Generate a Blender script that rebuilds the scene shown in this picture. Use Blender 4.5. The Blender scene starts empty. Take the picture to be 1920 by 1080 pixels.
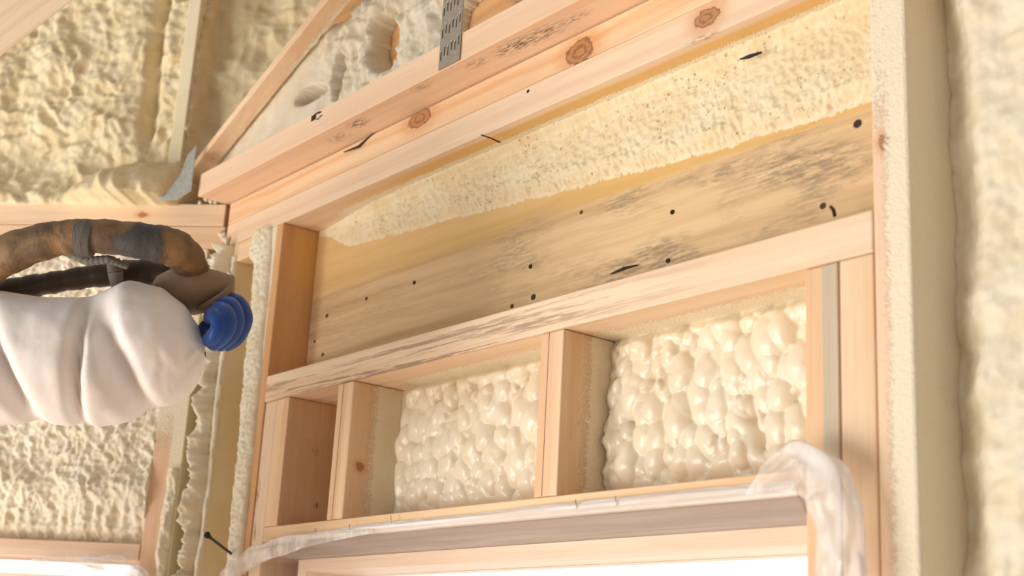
import bpy, bmesh, math, random
import numpy as np
from mathutils import Vector, Matrix
random.seed(7); rng = np.random.default_rng(11)
SC = bpy.context.scene; COL = SC.collection
Z0 = 2.10                                     # height of the top of the middle plate above the floor
def lin(c):
    return tuple(((v/255)/12.92 if v/255 <= .04045 else ((v/255+.055)/1.055)**2.4) for v in c)
# ------------------------------------------------------------------ camera
CAM = np.array([1.76445, -.93654, Z0-.41551])
R_ = np.array([.62757, .77668, .05396]); U_ = np.array([.18451, -.21571, .95887]); F_ = np.array([-.75638, .5918, .27868])
FPX = 2579.35
cd = bpy.data.cameras.new('camera'); cam = bpy.data.objects.new('camera', cd); COL.objects.link(cam)
cd.sensor_width = 36; cd.lens = FPX/1920*36; cd.clip_start = .02
M = Matrix(((R_[0], U_[0], -F_[0], CAM[0]), (R_[1], U_[1], -F_[1], CAM[1]), (R_[2], U_[2], -F_[2], CAM[2]), (0, 0, 0, 1)))
cam.matrix_world = M
cd.dof.use_dof = True; cd.dof.focus_distance = 1.62; cd.dof.aperture_fstop = 5.6
SC.camera = cam
# ------------------------------------------------------------------ world, lamps, exposure
SC.view_settings.view_transform = 'Standard'; SC.view_settings.look = 'None'
SC.view_settings.gamma = 1; SC.view_settings.exposure = 0; SC.view_settings.use_curve_mapping = False
w = bpy.data.worlds.new('sky'); SC.world = w; w.use_nodes = True
wn = w.node_tree; wn.nodes.clear()
tc = wn.nodes.new('ShaderNodeTexCoord'); dp = wn.nodes.new('ShaderNodeVectorMath'); dp.operation = 'DOT_PRODUCT'
dp.inputs[1].default_value = (-.55, .83, 0)
wn.links.new(tc.outputs['Generated'], dp.inputs[0])
cr = wn.nodes.new('ShaderNodeValToRGB'); wn.links.new(dp.outputs['Value'], cr.inputs[0])
mr = wn.nodes.new('ShaderNodeMapRange'); wn.links.new(dp.outputs['Value'], mr.inputs[0])
mr.inputs[1].default_value = -1; mr.inputs[2].default_value = 1; wn.links.new(mr.outputs[0], cr.inputs[0])
e = cr.color_ramp.elements
e[0].position = .35; e[0].color = (.33, .32, .30, 1); e[1].position = .85; e[1].color = (1.75, 1.70, 1.58, 1)
bg = wn.nodes.new('ShaderNodeBackground'); bg.inputs[1].default_value = 1.0
wo = wn.nodes.new('ShaderNodeOutputWorld'); wn.links.new(cr.outputs[0], bg.inputs[0]); wn.links.new(bg.outputs[0], wo.inputs[0])
def area(name, loc, target, size, energy, col=(1, .97, .92)):
    d = bpy.data.lights.new(name, 'AREA'); d.shape = 'RECTANGLE'; d.size, d.size_y = size; d.energy = energy; d.color = col
    o = bpy.data.objects.new(name, d); COL.objects.link(o); o.location = loc
    o.rotation_euler = (Vector(target)-Vector(loc)).to_track_quat('-Z', 'Y').to_euler(); return o
area('room_window_light', (-.6, -3.6, 1.1), (.2, 0, 2.2), (2.4, 1.5), 92)
area('low_daylight', (-.5, -2.4, .35), (.4, 0, 2.3), (2.0, 1.4), 50, (1, .95, .88))

# ------------------------------------------------------------------ pixel helpers (measuring only: a ray met with a real plane)
def ray(px, py): return F_ + R_*(px-960)/FPX - U_*(py-540)/FPX
def on_w(px, py, y=0.0):
    d = ray(px, py); t = (y-CAM[1])/d[1]; p = CAM+d*t; return np.array([p[0], p[1], p[2]-Z0])
ANG = .76285; LC = np.array([-.19058, 0, 0])
LX = np.array([math.cos(ANG), math.sin(ANG), 0]); LY = np.array([-math.sin(ANG), math.cos(ANG), 0])
def on_l(px, py, y=0.0):                      # coordinates in the angled wall's own frame
    d = ray(px, py); n = LY; p0 = LC+LY*y; t = ((p0-CAM)@n)/(d@n); p = CAM+d*t
    return np.array([(p-LC)@LX, y, p[2]-Z0])
def at(px, py, t): p = CAM+ray(px, py)*t; return p
FR = {'W': Matrix.Translation((0, 0, Z0)), 'L': Matrix.Translation((LC[0], 0, Z0)) @ Matrix.Rotation(ANG, 4, 'Z')}

# ------------------------------------------------------------------ object helpers
def tag(o, label=None, cat=None, group=None, kind=None):
    if label: o['label'] = label
    if cat: o['category'] = cat
    if group: o['group'] = group
    if kind: o['kind'] = kind
    return o
def mesh_obj(name, verts, faces, mat, parent=None, frame=None, smooth=False, wp=True, origin=None):
    """verts in frame coordinates; the object's origin goes to the low centre of its box"""
    v = np.asarray(verts, float)
    if origin is None:
        lo, hi = v.min(0), v.max(0); origin = np.array([(lo[0]+hi[0])/2, (lo[1]+hi[1])/2, lo[2]])
    me = bpy.data.meshes.new(name); me.from_pydata((v-origin).tolist(), [], [tuple(int(i) for i in f) for f in faces]); me.update()
    if wp:
        a = me.attributes.new('wp', 'FLOAT_VECTOR', 'POINT'); a.data.foreach_set('vector', v.astype(np.float32).ravel())
    if smooth: me.polygons.foreach_set('use_smooth', [True]*len(me.polygons))
    if mat: me.materials.append(mat)
    o = bpy.data.objects.new(name, me); COL.objects.link(o)
    Mx = (FR[frame] if frame else Matrix.Identity(4)) @ Matrix.Translation(Vector(origin))
    if parent is not None:
        o.parent = parent; o.matrix_basis = parent['_m'].inverted() @ Mx if False else (PM[parent.name].inverted() @ Mx)
    else: o.matrix_basis = Mx
    PM[o.name] = Mx
    return o
PM = {}
def boxv(x0, x1, y0, y1, z0, z1):
    v = [(x, y, z) for z in (z0, z1) for y in (y0, y1) for x in (x0, x1)]
    f = [(0, 2, 3, 1), (4, 5, 7, 6), (0, 1, 5, 4), (2, 6, 7, 3), (0, 4, 6, 2), (1, 3, 7, 5)]
    return v, f
def bevel(o, wd=.0016, seg=2):
    m = o.modifiers.new('round', 'BEVEL'); m.width = wd; m.segments = seg; m.limit_method = 'ANGLE'; return o
def board(name, frame, b, mat, label=None, cat='board', group=None, parent=None, bv=.0016, kind=None):
    v, f = boxv(*b); o = mesh_obj(name, v, f, mat, parent, frame); bevel(o, bv)
    return tag(o, label, cat, group, kind) if label or kind else o
def prism(name, frame, poly, d, mat, axis, parent=None, bv=.001):
    """poly of 3D points extruded by vector d"""
    n = len(poly); v = [tuple(p) for p in poly]+[tuple(np.add(p, d)) for p in poly]
    f = [tuple(range(n)), tuple(range(2*n-1, n-1, -1))]+[(i, i+n, (i+1) % n+n, (i+1) % n) for i in range(n)]
    o = mesh_obj(name, v, f, mat, parent, frame)
    bm = bmesh.new(); bm.from_mesh(o.data); bmesh.ops.recalc_face_normals(bm, faces=bm.faces); bm.to_mesh(o.data); bm.free()
    if bv: bevel(o, bv)
    return o

# ------------------------------------------------------------------ numpy noise
def _h(i, j, s):
    n = (i*374761393 + j*668265263 + s*1442695041) & 0xffffffff
    n = ((n ^ (n >> 13))*1274126177) & 0xffffffff
    return ((n ^ (n >> 16)) & 0xffff)/65535.0
def vnoise(x, y, s=0):
    i = np.floor(x).astype(np.int64); j = np.floor(y).astype(np.int64); fx = x-i; fy = y-j
    fx = fx*fx*(3-2*fx); fy = fy*fy*(3-2*fy)
    a = _h(i, j, s); b = _h(i+1, j, s); c = _h(i, j+1, s); d = _h(i+1, j+1, s)
    return (a*(1-fx)+b*fx)*(1-fy)+(c*(1-fx)+d*fx)*fy
def fbm(x, y, s=0, o=4, g=.5):
    r = 0; a = 1; t = 0
    for k in range(o): r = r+a*vnoise(x*2**k+k*17.3, y*2**k-k*9.1, s+k); t += a; a *= g
    return r/t
def ridged(x, y, s=0, o=4):
    r = 0; a = 1; t = 0
    for k in range(o): r = r+a*(1-np.abs(2*vnoise(x*2**k+k*11, y*2**k+k*5, s+k)-1)); t += a; a *= .55
    return r/t
def blobs(U, V, spec, seed, box):
    """rounded overlapping caps; spec = list of (count, rmin, rmax, elong, lift)"""
    g = np.random.default_rng(seed); H = np.full(U.shape, -1.0)
    wu = (fbm(U*40, V*40, seed, 2)-.5)*.010; wv = (fbm(U*40+9, V*40, seed+3, 2)-.5)*.012
    for n, r0, r1, el, lift in spec:
        for k in range(n):
            cu = g.uniform(box[0], box[1]); cv = g.uniform(box[2], box[3]); r = g.uniform(r0, r1); e_ = g.uniform(1, el); a = g.normal(0, .35)
            hc = g.uniform(-.35, .15)*r+lift
            du = U+wu-cu; dv = V+wv-cv
            p = du*math.cos(a)+dv*math.sin(a); q = (-du*math.sin(a)+dv*math.cos(a))/e_
            d2 = p*p+q*q
            h = np.where(d2 < r*r, hc+np.sqrt(np.maximum(r*r-d2, 0))*.8, -1)
            H = np.maximum(H, h)
    return H
def packed(U, V, x0, x1, z0, z1, sp, R, jh, seed, el=1.35, lift=0, drop=.0):
    g = np.random.default_rng(seed); H = np.full(U.shape, -1.0)
    wu = (fbm(U*55, V*55, seed, 2)-.5)*.007; wv = (fbm(U*55+9, V*55, seed+3, 2)-.5)*.009
    row = 0; z = z0-sp
    while z < z1+sp:
        x = x0-sp*(.5 if row % 2 else 0)
        while x < x1+sp:
            if g.random() > drop:
                cu = x+g.normal(0, sp*.28); cv = z+g.normal(0, sp*.32); r_ = R*g.uniform(.75, 1.25); e_ = g.uniform(1, el)*1.1; a = g.normal(0, .3); hc = g.normal(lift, jh)-r_*.75
                du = U+wu-cu; dv = V+wv-cv; p = du*math.cos(a)+dv*math.sin(a); q = (-du*math.sin(a)+dv*math.cos(a))/e_; d2 = p*p+q*q
                H = np.maximum(H, np.where(d2 < r_*r_, hc+np.sqrt(np.maximum(r_*r_-d2, 0)), -1))
            x += sp
        z += sp*el*.95; row += 1
    return H
def sst(a, b, x): t = np.clip((x-a)/(b-a), 0, 1); return t*t*(3-2*t)
def grid_obj(name, frame, U, V, X, Y, Z, mat, keep=None, parent=None, skirt=None, smooth=True):
    nu, nv = U.shape; idx = np.arange(nu*nv).reshape(nu, nv)
    q = np.stack([idx[:-1, :-1], idx[1:, :-1], idx[1:, 1:], idx[:-1, 1:]], -1)
    if keep is not None:
        kk = keep[:-1, :-1] & keep[1:, :-1] & keep[1:, 1:] & keep[:-1, 1:]; q = q[kk]
    q = q.reshape(-1, 4); v = np.stack([X, Y, Z], -1).reshape(-1, 3)
    used = np.unique(q); rm = np.full(len(v), -1); rm[used] = np.arange(len(used)); v = v[used]; q = rm[q]
    if skirt is not None:                     # close the foam's edge back to the plane y = skirt
        ed = np.concatenate([q[:, [0, 1]], q[:, [1, 2]], q[:, [2, 3]], q[:, [3, 0]]])
        key = set(map(tuple, ed.tolist())); bd = [e_ for e_ in key if (e_[1], e_[0]) not in key]
        bv = sorted({i for e_ in bd for i in e_}); mp = {i: len(v)+k for k, i in enumerate(bv)}
        ev = v[bv].copy(); ev[:, 1] = skirt; v = np.vstack([v, ev])
        q = np.vstack([q, np.array([[e_[1], e_[0], mp[e_[0]], mp[e_[1]]] for e_ in bd])])
    return mesh_obj(name, v, q.tolist(), mat, parent, frame, smooth)
def uv(u0, u1, v0, v1, step):
    a = np.arange(u0, u1+step*.5, step); b = np.arange(v0, v1+step*.5, step); return np.meshgrid(a, b, indexing='ij')

# ------------------------------------------------------------------ materials
class NT:
    def __init__(s, name):
        s.m = bpy.data.materials.new(name); s.m.use_nodes = True; s.t = s.m.node_tree; s.t.nodes.clear()
        s.out = s.n('ShaderNodeOutputMaterial')
    def n(s, k): return s.t.nodes.new(k)
    def l(s, a, b):
        if isinstance(a, (int, float)): b.default_value = a
        elif isinstance(a, tuple): b.default_value = a
        else: s.t.links.new(a, b)
    def math(s, op, a, b=0.0, c=None, clamp=False):
        x = s.n('ShaderNodeMath'); x.operation = op; x.use_clamp = clamp; s.l(a, x.inputs[0]); s.l(b, x.inputs[1])
        if c is not None: s.l(c, x.inputs[2])
        return x.outputs[0]
    def vm(s, op, a, b=(0, 0, 0)):
        x = s.n('ShaderNodeVectorMath'); x.operation = op; s.l(a, x.inputs[0]); s.l(b, x.inputs[1]); return x
    def ss(s, v, a, b):
        x = s.n('ShaderNodeMapRange'); x.interpolation_type = 'SMOOTHSTEP'; s.l(v, x.inputs[0])
        fl = a > b
        x.inputs[1].default_value = min(a, b); x.inputs[2].default_value = max(a, b)
        x.inputs[3].default_value = 1 if fl else 0; x.inputs[4].default_value = 0 if fl else 1
        return x.outputs[0]
    def noise(s, vec, scale, det=3, rough=.5, dist=0):
        x = s.n('ShaderNodeTexNoise'); s.l(vec, x.inputs['Vector']); x.inputs['Scale'].default_value = scale
        x.inputs['Detail'].default_value = det; x.inputs['Roughness'].default_value = rough; x.inputs['Distortion'].default_value = dist
        return x.outputs['Fac']
    def vor(s, vec, scale):
        x = s.n('ShaderNodeTexVoronoi'); s.l(vec, x.inputs['Vector']); x.inputs['Scale'].default_value = scale; return x.outputs['Distance']
    def mix(s, f, a, b):
        x = s.n('ShaderNodeMix'); x.data_type = 'RGBA'; s.l(f, x.inputs[0])
        s.l(a+(1,) if isinstance(a, tuple) and len(a) == 3 else a, x.inputs[6]); s.l(b+(1,) if isinstance(b, tuple) and len(b) == 3 else b, x.inputs[7]); return x.outputs[2]
    def bump(s, h, st, dist):
        x = s.n('ShaderNodeBump'); s.l(h, x.inputs['Height']); x.inputs['Strength'].default_value = st; x.inputs['Distance'].default_value = dist; return x.outputs[0]
    def fin(s, col, rough=.6, nrm=None, spec=.3, sss=0, metal=0, coat=0, sheen=0):
        p = s.n('ShaderNodeBsdfPrincipled'); s.l(col+(1,) if isinstance(col, tuple) and len(col) == 3 else col, p.inputs['Base Color']); s.l(rough, p.inputs['Roughness'])
        p.inputs['Specular IOR Level'].default_value = spec; p.inputs['Metallic'].default_value = metal
        if sss: p.inputs['Subsurface Weight'].default_value = sss; p.inputs['Subsurface Radius'].default_value = (.012, .008, .004); p.inputs['Subsurface Scale'].default_value = 1
        if coat: p.inputs['Coat Weight'].default_value = coat; p.inputs['Coat Roughness'].default_value = .15
        if sheen: p.inputs['Sheen Weight'].default_value = sheen
        if nrm is not None: s.l(nrm, p.inputs['Normal'])
        s.l(p.outputs[0], s.out.inputs[0]); s.p = p; return s.m
    def pos(s):
        a = s.n('ShaderNodeAttribute'); a.attribute_name = 'wp'; x = s.n('ShaderNodeSeparateXYZ'); s.t.links.new(a.outputs['Vector'], x.inputs[0])
        return a.outputs['Vector'], x.outputs
FOAM = lin((244, 233, 206)); FOAMD = lin((228, 210, 168)); RESIN = lin((226, 182, 106))
def wood(name, axis=0, seed=0, light=(238, 205, 170), dark=(216, 172, 134), ring=.5, knots=(), stains=(), sprays=(), resin=(), cracks=(), mould=(), streaks=()):
    """axis: grain direction. knots: (x,y,z,r,stretch). sprays/resin/mould: (terms, strength), terms = [(ax,a,b),..] smoothsteps multiplied"""
    s = NT(name); P, xyz = s.pos()
    ds = lambda c: tuple(min(250, v+(max(c)-v)*.14+3) for v in c)
    light = ds(light); dark = ds(dark)
    off = (seed*3.17 % 11, seed*1.7 % 7, seed*2.3 % 5)
    Pm = s.vm('ADD', P, off).outputs[0]
    sc = [34, 34, 34]; sc[axis] = 1.3
    g1 = s.noise(s.vm('MULTIPLY', Pm, tuple(sc)).outputs[0], 1, 3, .55, .6)
    sc = [420, 420, 420]; sc[axis] = 9
    g2 = s.noise(s.vm('MULTIPLY', Pm, tuple(sc)).outputs[0], 1, 2)
    # growth rings cut lengthwise
    sc = [1, 1, 1]; sc[axis] = .03
    warp = s.noise(s.vm('MULTIPLY', Pm, (3 if axis == 0 else 14,)*3).outputs[0], 1, 2)
    a, b = [i for i in (0, 1, 2) if i != axis]
    rr = s.math('ADD', s.math('MULTIPLY', xyz[a], 190.0+seed % 5*23), s.math('MULTIPLY', xyz[b], 230.0+seed % 3*31))
    rr = s.math('ADD', rr, s.math('MULTIPLY', warp, 16.0))
    lines_ = s.ss(s.math('SINE', rr), .2, 1.0)
    f = s.math('ADD', s.math('MULTIPLY', s.ss(g1, .35, .68), .75), s.math('MULTIPLY', lines_, ring*.45), clamp=True)
    col = s.mix(f, lin(light), lin(dark))
    col = s.mix(s.math('MULTIPLY', s.ss(g2, .5, .75), .16), col, lin(tuple(int(c*.78) for c in dark)))
    def terms(tt):
        r = None
        for ax, a0, b0 in tt:
            v = s.ss(xyz[ax], a0, b0); r = v if r is None else s.math('MULTIPLY', r, v)
        return r
    for kx, ky, kz, kr, st in knots:
        dv = s.vm('SUBTRACT', P, (kx, ky, kz)).outputs[0]; sc = [1, 1, 1]; sc[axis] = 1/st
        dn = s.vm('MULTIPLY', dv, tuple(sc)).outputs[0]
        d = s.math('DIVIDE', s.vm('LENGTH', dn).outputs['Value'], kr)
        d = s.math('ADD', d, s.math('MULTIPLY', s.math('SUBTRACT', s.noise(Pm, 110, 4, .6), .5), .95))
        col = s.mix(s.math('MULTIPLY', s.ss(d, 2.4, .8), .55), col, lin((214, 146, 92)))
        rg = s.ss(s.math('SINE', s.math('ADD', s.math('MULTIPLY', d, 13.0), s.math('MULTIPLY', s.noise(Pm, 260, 3), 5.0))), -.2, .9)
        kc = s.mix(rg, lin((176, 118, 72)), lin((110, 68, 40)))
        col = s.mix(s.math('MULTIPLY', s.ss(d, 1.08, .9), .72), col, kc)
    for kx, ky, kz, kr, st, cc, amt in stains:       # smudges and holes with a shape of their own
        dv = s.vm('SUBTRACT', P, (kx, ky, kz)).outputs[0]; sc = [1, 1, 1]; sc[axis] = 1/st
        d = s.math('DIVIDE', s.vm('LENGTH', s.vm('MULTIPLY', dv, tuple(sc)).outputs[0]).outputs['Value'], kr)
        nn = s.noise(s.vm('MULTIPLY', Pm, tuple(90 if i == axis else 420 for i in range(3))).outputs[0], 1, 3, .6)
        if amt <= .96: m_ = s.math('MULTIPLY', s.ss(d, 1.2, .2), s.ss(nn, .42, .62))
        else: m_ = s.ss(d, 1.1, .8)
        col = s.mix(s.math('MULTIPLY', m_, amt), col, lin(cc))
    for tt, amt in streaks:
        nn = s.ss(s.noise(s.vm('MULTIPLY', Pm, tuple(3.2 if i == axis else 120 for i in range(3))).outputs[0], 1, 4, .62, .8), .47, .58)
        n3 = s.ss(s.noise(s.vm('MULTIPLY', Pm, tuple(30 if i == axis else 500 for i in range(3))).outputs[0], 1, 2), .3, .55)
        col = s.mix(s.math('MULTIPLY', s.math('MULTIPLY', s.math('MULTIPLY', nn, n3), terms(tt)), amt), col, lin((156, 126, 106)))
    for tt, amt in mould:
        nn = s.math('MULTIPLY', s.ss(s.noise(s.vm('MULTIPLY', Pm, tuple(5 if i == axis else 15 for i in range(3))).outputs[0], 1, 3, .6), .44, .64),
                    s.ss(s.noise(s.vm('MULTIPLY', Pm, tuple(45 if i == axis else 260 for i in range(3))).outputs[0], 1, 4, .7), .38, .62))
        col = s.mix(s.math('MULTIPLY', s.math('MULTIPLY', nn, terms(tt)), amt*.7), col, lin((140, 124, 106)))
    rn = s.noise(s.vm('MULTIPLY', Pm, (9, 9, 60) if axis == 0 else (40, 40, 9)).outputs[0], 1, 2)
    for tt, amt in resin:
        t_ = s.math('ADD', terms(tt), s.math('MULTIPLY', s.math('SUBTRACT', rn, .5), .5))
        col = s.mix(s.math('MULTIPLY', s.ss(t_, .25, .8), amt), col, RESIN)
    nrm_h = s.math('MULTIPLY', g2, .12); rough = .55; total = None
    if sprays:
        sp = s.noise(Pm, 430, 2, .6); sp2 = s.noise(Pm, 60, 3, .6); sp3 = s.noise(Pm, 900, 1)
        for tt, amt in sprays:
            t_ = s.math('MULTIPLY', terms(tt), amt)
            t_ = s.math('ADD', t_, s.math('ADD', s.math('MULTIPLY', s.math('SUBTRACT', sp, .5), 1.1), s.math('MULTIPLY', s.math('SUBTRACT', sp2, .5), .5)))
            t_ = s.math('MULTIPLY', s.ss(t_, .38, .62), s.ss(terms(tt), 0, .08))
            total = t_ if total is None else s.math('MAXIMUM', total, t_)
        col = s.mix(s.math('MULTIPLY', total, .88), col, s.mix(sp, lin((236, 222, 190)), lin((250, 242, 222))))
        nrm_h = s.math('ADD', nrm_h, s.math('MULTIPLY', total, s.math('ADD', s.math('MULTIPLY', sp, 2.0), .5)))
    return s.fin(col, rough, s.bump(nrm_h, .6, .0012), .25)
def foam_mat(name, col=(240, 224, 184), col2=(226, 200, 146), scale=300, bump=.0006, rough=.55, sss=.0, big=40, spec=.3, pits=0, coat=0):
    s = NT(name); P, xyz = s.pos()
    a = s.noise(P, big, 4, .6); b = s.noise(P, scale, 3, .6)
    c = s.mix(s.ss(a, .35, .7), lin(col), lin(col2))
    h = b
    if pits:
        v = s.vor(P, pits); msk = s.ss(s.noise(P, 30, 2), .5, .62)
        pit = s.math('MULTIPLY', s.ss(v, .32, .12), msk); c = s.mix(s.math('MULTIPLY', pit, .45), c, lin((150, 126, 84)))
        h = s.math('SUBTRACT', b, s.math('MULTIPLY', pit, 1.5))
    return s.fin(c, rough, s.bump(h, .8, bump), spec, sss, coat=coat)
M_FOAM_BUB = foam_mat('creamy_bubbled_foam', (240, 228, 206), (234, 219, 192), 90, .0003, .32, .25, 14, .5, coat=.15)
M_FOAM_HEAD = foam_mat('pebbled_foam', (238, 224, 192), (230, 211, 170), 520, .0007, .5, 0, 18, .35, pits=150)
M_FOAM_ROUGH = foam_mat('torn_foam', (240, 228, 198), (228, 211, 172), 260, .0012, .8, 0, 30, .15)
M_FOAM_CUT = foam_mat('yellow_foam', (238, 223, 188), (226, 206, 164), 200, .0012, .8, 0, 22, .15)
M_FOAM_PALE = foam_mat('pale_foam', (240, 231, 210), (231, 217, 188), 320, .0006, .6, 0, 26, .3)
M_FOAM_GREY = foam_mat('greyish_foam', (228, 218, 198), (216, 203, 176), 360, .0006, .6, 0, 20, .3)
M_FOAM_SKIN = foam_mat('foam_skin', (246, 234, 204), (238, 224, 188), 160, .0003, .6, 0, 10, .2)
M_FOAM_TAN = foam_mat('smooth_tan_foam', (238, 224, 190), (228, 210, 168), 160, .0004, .6, 0, 8, .2)
M_NAIL = NT('dark_steel').fin(lin((58, 52, 46)), .4, metal=.7)
def galv(name, base):
    s = NT(name); P, _ = s.pos(); v = s.vor(P, 160); n = s.noise(P, 40, 2)
    return s.fin(s.mix(s.math('MULTIPLY', v, .8), lin(base), lin(tuple(int(c*.84) for c in base))), s.math('ADD', .32, s.math('MULTIPLY', n, .2)), metal=.55, spec=.5)
M_GALV = galv('galvanised_steel', (176, 164, 150)); M_GALV_B = galv('bluish_galvanised_steel', (214, 218, 214))
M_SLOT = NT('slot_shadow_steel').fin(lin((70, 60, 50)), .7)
M_INK = NT('black_ink').fin(lin((42, 38, 36)), .6)

# ================================================================== SETTING
H1 = .2374; PT = .0385
sheath = wood('sheathing_wood', 0, 5, (206, 150, 92), (178, 116, 62), .6)
def wallpiece(name, frame, b): return tag(mesh_obj(name, *boxv(*b), sheath, None, frame), kind='structure')
# outer sheathing with the two window openings left free (one mesh per wall)
def multi(name, frame, boxes, mat, kind=None, label=None, cat=None):
    V = []; Fc = []
    for b in boxes:
        v, f = boxv(*b); k = len(V); V += v; Fc += [tuple(i+k for i in q) for q in f]
    o = mesh_obj(name, V, Fc, mat, None, frame); return tag(o, label, cat, None, kind)
YB = .14
multi('wall_main', 'W', [(-.32, 1.9, YB, YB+.012, -.235, 1.3), (-.32, .07, YB, YB+.012, -Z0, -.235), (1.0, 1.9, YB, YB+.012, -Z0, -.235), (.07, 1.0, YB, YB+.012, -Z0, -1.35)], sheath, 'structure')
multi('wall_angled', 'L', [(-1.6, .1, YB+.05, YB+.062, -.245, 1.5), (-.08, .1, YB, YB+.012, -Z0, -.245), (-1.6, -.9, YB, YB+.012, -Z0, -.245), (-.9, -.08, YB, YB+.012, -Z0, -1.35)], sheath, 'structure')
fl = wood('subfloor_wood', 0, 9, (214, 180, 136), (186, 146, 100), .3)
tag(mesh_obj('floor', *boxv(-2.2, 3.2, -4.6, .3, -Z0-.02, -Z0), fl, None, 'W'), kind='structure')

# ================================================================== MAIN WALL FRAMING
KX0, KX1 = -.036, .002              # left king stud
RX0, RX1 = 1.0705, 1.1085           # right king stud
FR_UND = [([(1, .016, .050)], .95), ]
W_ = lambda px, py, y=0: tuple(on_w(px, py, y))
def kn(px, py, r, st=2.0, y=0): p = on_w(px, py, y); return (p[0], p[1], p[2], r, st)
def st_(px, py, r, st, c, a, y=0): p = on_w(px, py, y); return (p[0], p[1], p[2], r, st, c, a)
GREY = (120, 104, 92); BLK = (40, 30, 24)
# lower and upper top plates
m = wood('lower_top_plate_wood', 0, 1, (238, 208, 176), (224, 184, 148), .35, knots=[kn(1325, 33, .011, 1.6)],
         stains=[st_(1310, 78, .007, 5, (128, 122, 104), .9), st_(905, 690/2.7, .002, 1, BLK, .2), st_(990, 171, .0022, 1.3, BLK, 1.0)],
         sprays=[([(1, .018, .038), (0, .02, .16)], .9), ([(2, H1+.02, H1), (1, .004, -.002), (0, -.015, -.05), (0, -.10, -.05)], 1.0)], resin=[([(1, .002, .020), (0, -.1, .5)], .85)])
board('top_plate', 'W', (-.186, 1.36, 0, .0885, H1, H1+PT-.0006), m, 'lower pine top plate under the joint line, its underside yellowed by foam')
m = wood('upper_top_plate_wood', 0, 2, (240, 204, 160), (224, 172, 122), .7, knots=[kn(787, 222, .013, 2.0), kn(1087, 97, .016, 1.5)])
board('top_plate', 'W', (-.186, 1.36, 0, .0885, H1+PT, H1+2*PT-.0018), m, 'upper pine top plate carrying two large brown knots')
# ceiling chord lying on the plates
CY = -.0515; CZ = H1+2*PT+.0004
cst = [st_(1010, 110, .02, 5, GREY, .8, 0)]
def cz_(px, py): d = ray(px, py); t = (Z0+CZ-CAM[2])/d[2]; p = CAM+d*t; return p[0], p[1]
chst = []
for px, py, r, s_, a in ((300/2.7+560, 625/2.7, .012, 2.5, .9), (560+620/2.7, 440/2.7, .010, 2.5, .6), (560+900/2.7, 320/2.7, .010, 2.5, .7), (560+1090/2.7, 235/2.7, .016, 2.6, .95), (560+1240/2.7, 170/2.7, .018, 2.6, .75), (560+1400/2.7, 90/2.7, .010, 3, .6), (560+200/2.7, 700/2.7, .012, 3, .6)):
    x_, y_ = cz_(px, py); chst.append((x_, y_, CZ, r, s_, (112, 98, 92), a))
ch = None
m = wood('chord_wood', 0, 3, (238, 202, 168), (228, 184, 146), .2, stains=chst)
ch = board('ceiling_joist', 'W', (-.20, 1.30, CY, .0885, CZ, CZ+.0385), m, 'pinkish pine joist lying on the top plates, smudged grey underneath, strap nailed on', 'joist')
# printed mark
mk = []
for px, py, a, b in ((588, 216, 10, 16), (594, 210, 10, 5), (600, 207, 5, 4), (601, 214, 5, 4), (596, 219, 5, 4)):
    p = on_w(px-a/2, py+5+b/2, CY-.0003); q = on_w(px+a/2, py+5-b/2, CY-.0003); mk.append((p[0], q[0], CY-.0004, CY+.001, p[2]+.0005, p[2]+.0005+b*.00055))
V = []; Fc = []
for b in mk:
    v, f = boxv(*b); k = len(V); V += v; Fc += [tuple(i+k for i in q) for q in f]
tag(mesh_obj('printed_mark', V, Fc, M_INK, ch, 'W'), 'small black printed mark')

# recessed header board
hm = wood('header_wood', 0, 4, (226, 190, 140), (200, 158, 106), .55,
          stains=[st_(x, y, r, 1.2, (62, 46, 36), 1.0, .0608) for x, y, r in ((1608, 232, .0045), (1543, 386, .0035), (1261, 398, .0028), (1253, 489, .003), (1000, 557, .004), (995, 500, .0028), (777, 530, .003), (613, 592, .0035), (605, 665, .003), (960, 574, .003), (1090, 398, .0025), (687, 560, .003), (668, 441, .003), (590, 640, .0025))],
          mould=[([(0, .25, .6), (2, .150, .125), (2, .0, .03)], .85), ([(0, .5, .75), (2, .150, .12)], .6), ([(0, .5, .02), (2, .02, .06)], .35)],
          resin=[([(2, .110, .150), (0, .7, .4)], .5), ([(2, .120, .140), (0, .4, .7)], .65)])
hd = board('header_board', 'W', (KX1+.0005, RX0-.0005, .0608, .0995, 0.0004, H1-.0004), hm, 'wide pine header plank set back under the top plates, mould stained with nail holes', 'header')
for px, py in ((1261, 398), (995, 500), (777, 530), (1253, 489)):
    p = on_w(px, py, .0608); n_ = 12; V = [(p[0]+.0026*math.cos(i*2*math.pi/n_), .0596, p[2]+.0026*math.sin(i*2*math.pi/n_)) for i in range(n_)]+[(p[0]+.0024*math.cos(i*2*math.pi/n_), .064, p[2]+.0024*math.sin(i*2*math.pi/n_)) for i in range(n_)]
    mesh_obj('nail_head', V, [tuple(range(n_))]+[(i, i+n_, (i+1) % n_+n_, (i+1) % n_) for i in range(n_)], M_NAIL, hd, 'W')
# left king stud (its right face is the brown end of the header bay)
m = wood('left_king_wood', 2, 6, (218, 162, 106), (204, 142, 86), .3, resin=[([(2, .10, .19), (1, .006, .03)], .45)], stains=[], sprays=[([(1, .004, .0), (0, -.012, -.022)], 1.2)])
board('king_stud', 'W', (KX0, KX1, 0, .0885, -Z0+.0385, H1-.0004), m, 'left king stud, bare brown side toward the header plank, foam stuck on its face', 'stud')
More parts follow.
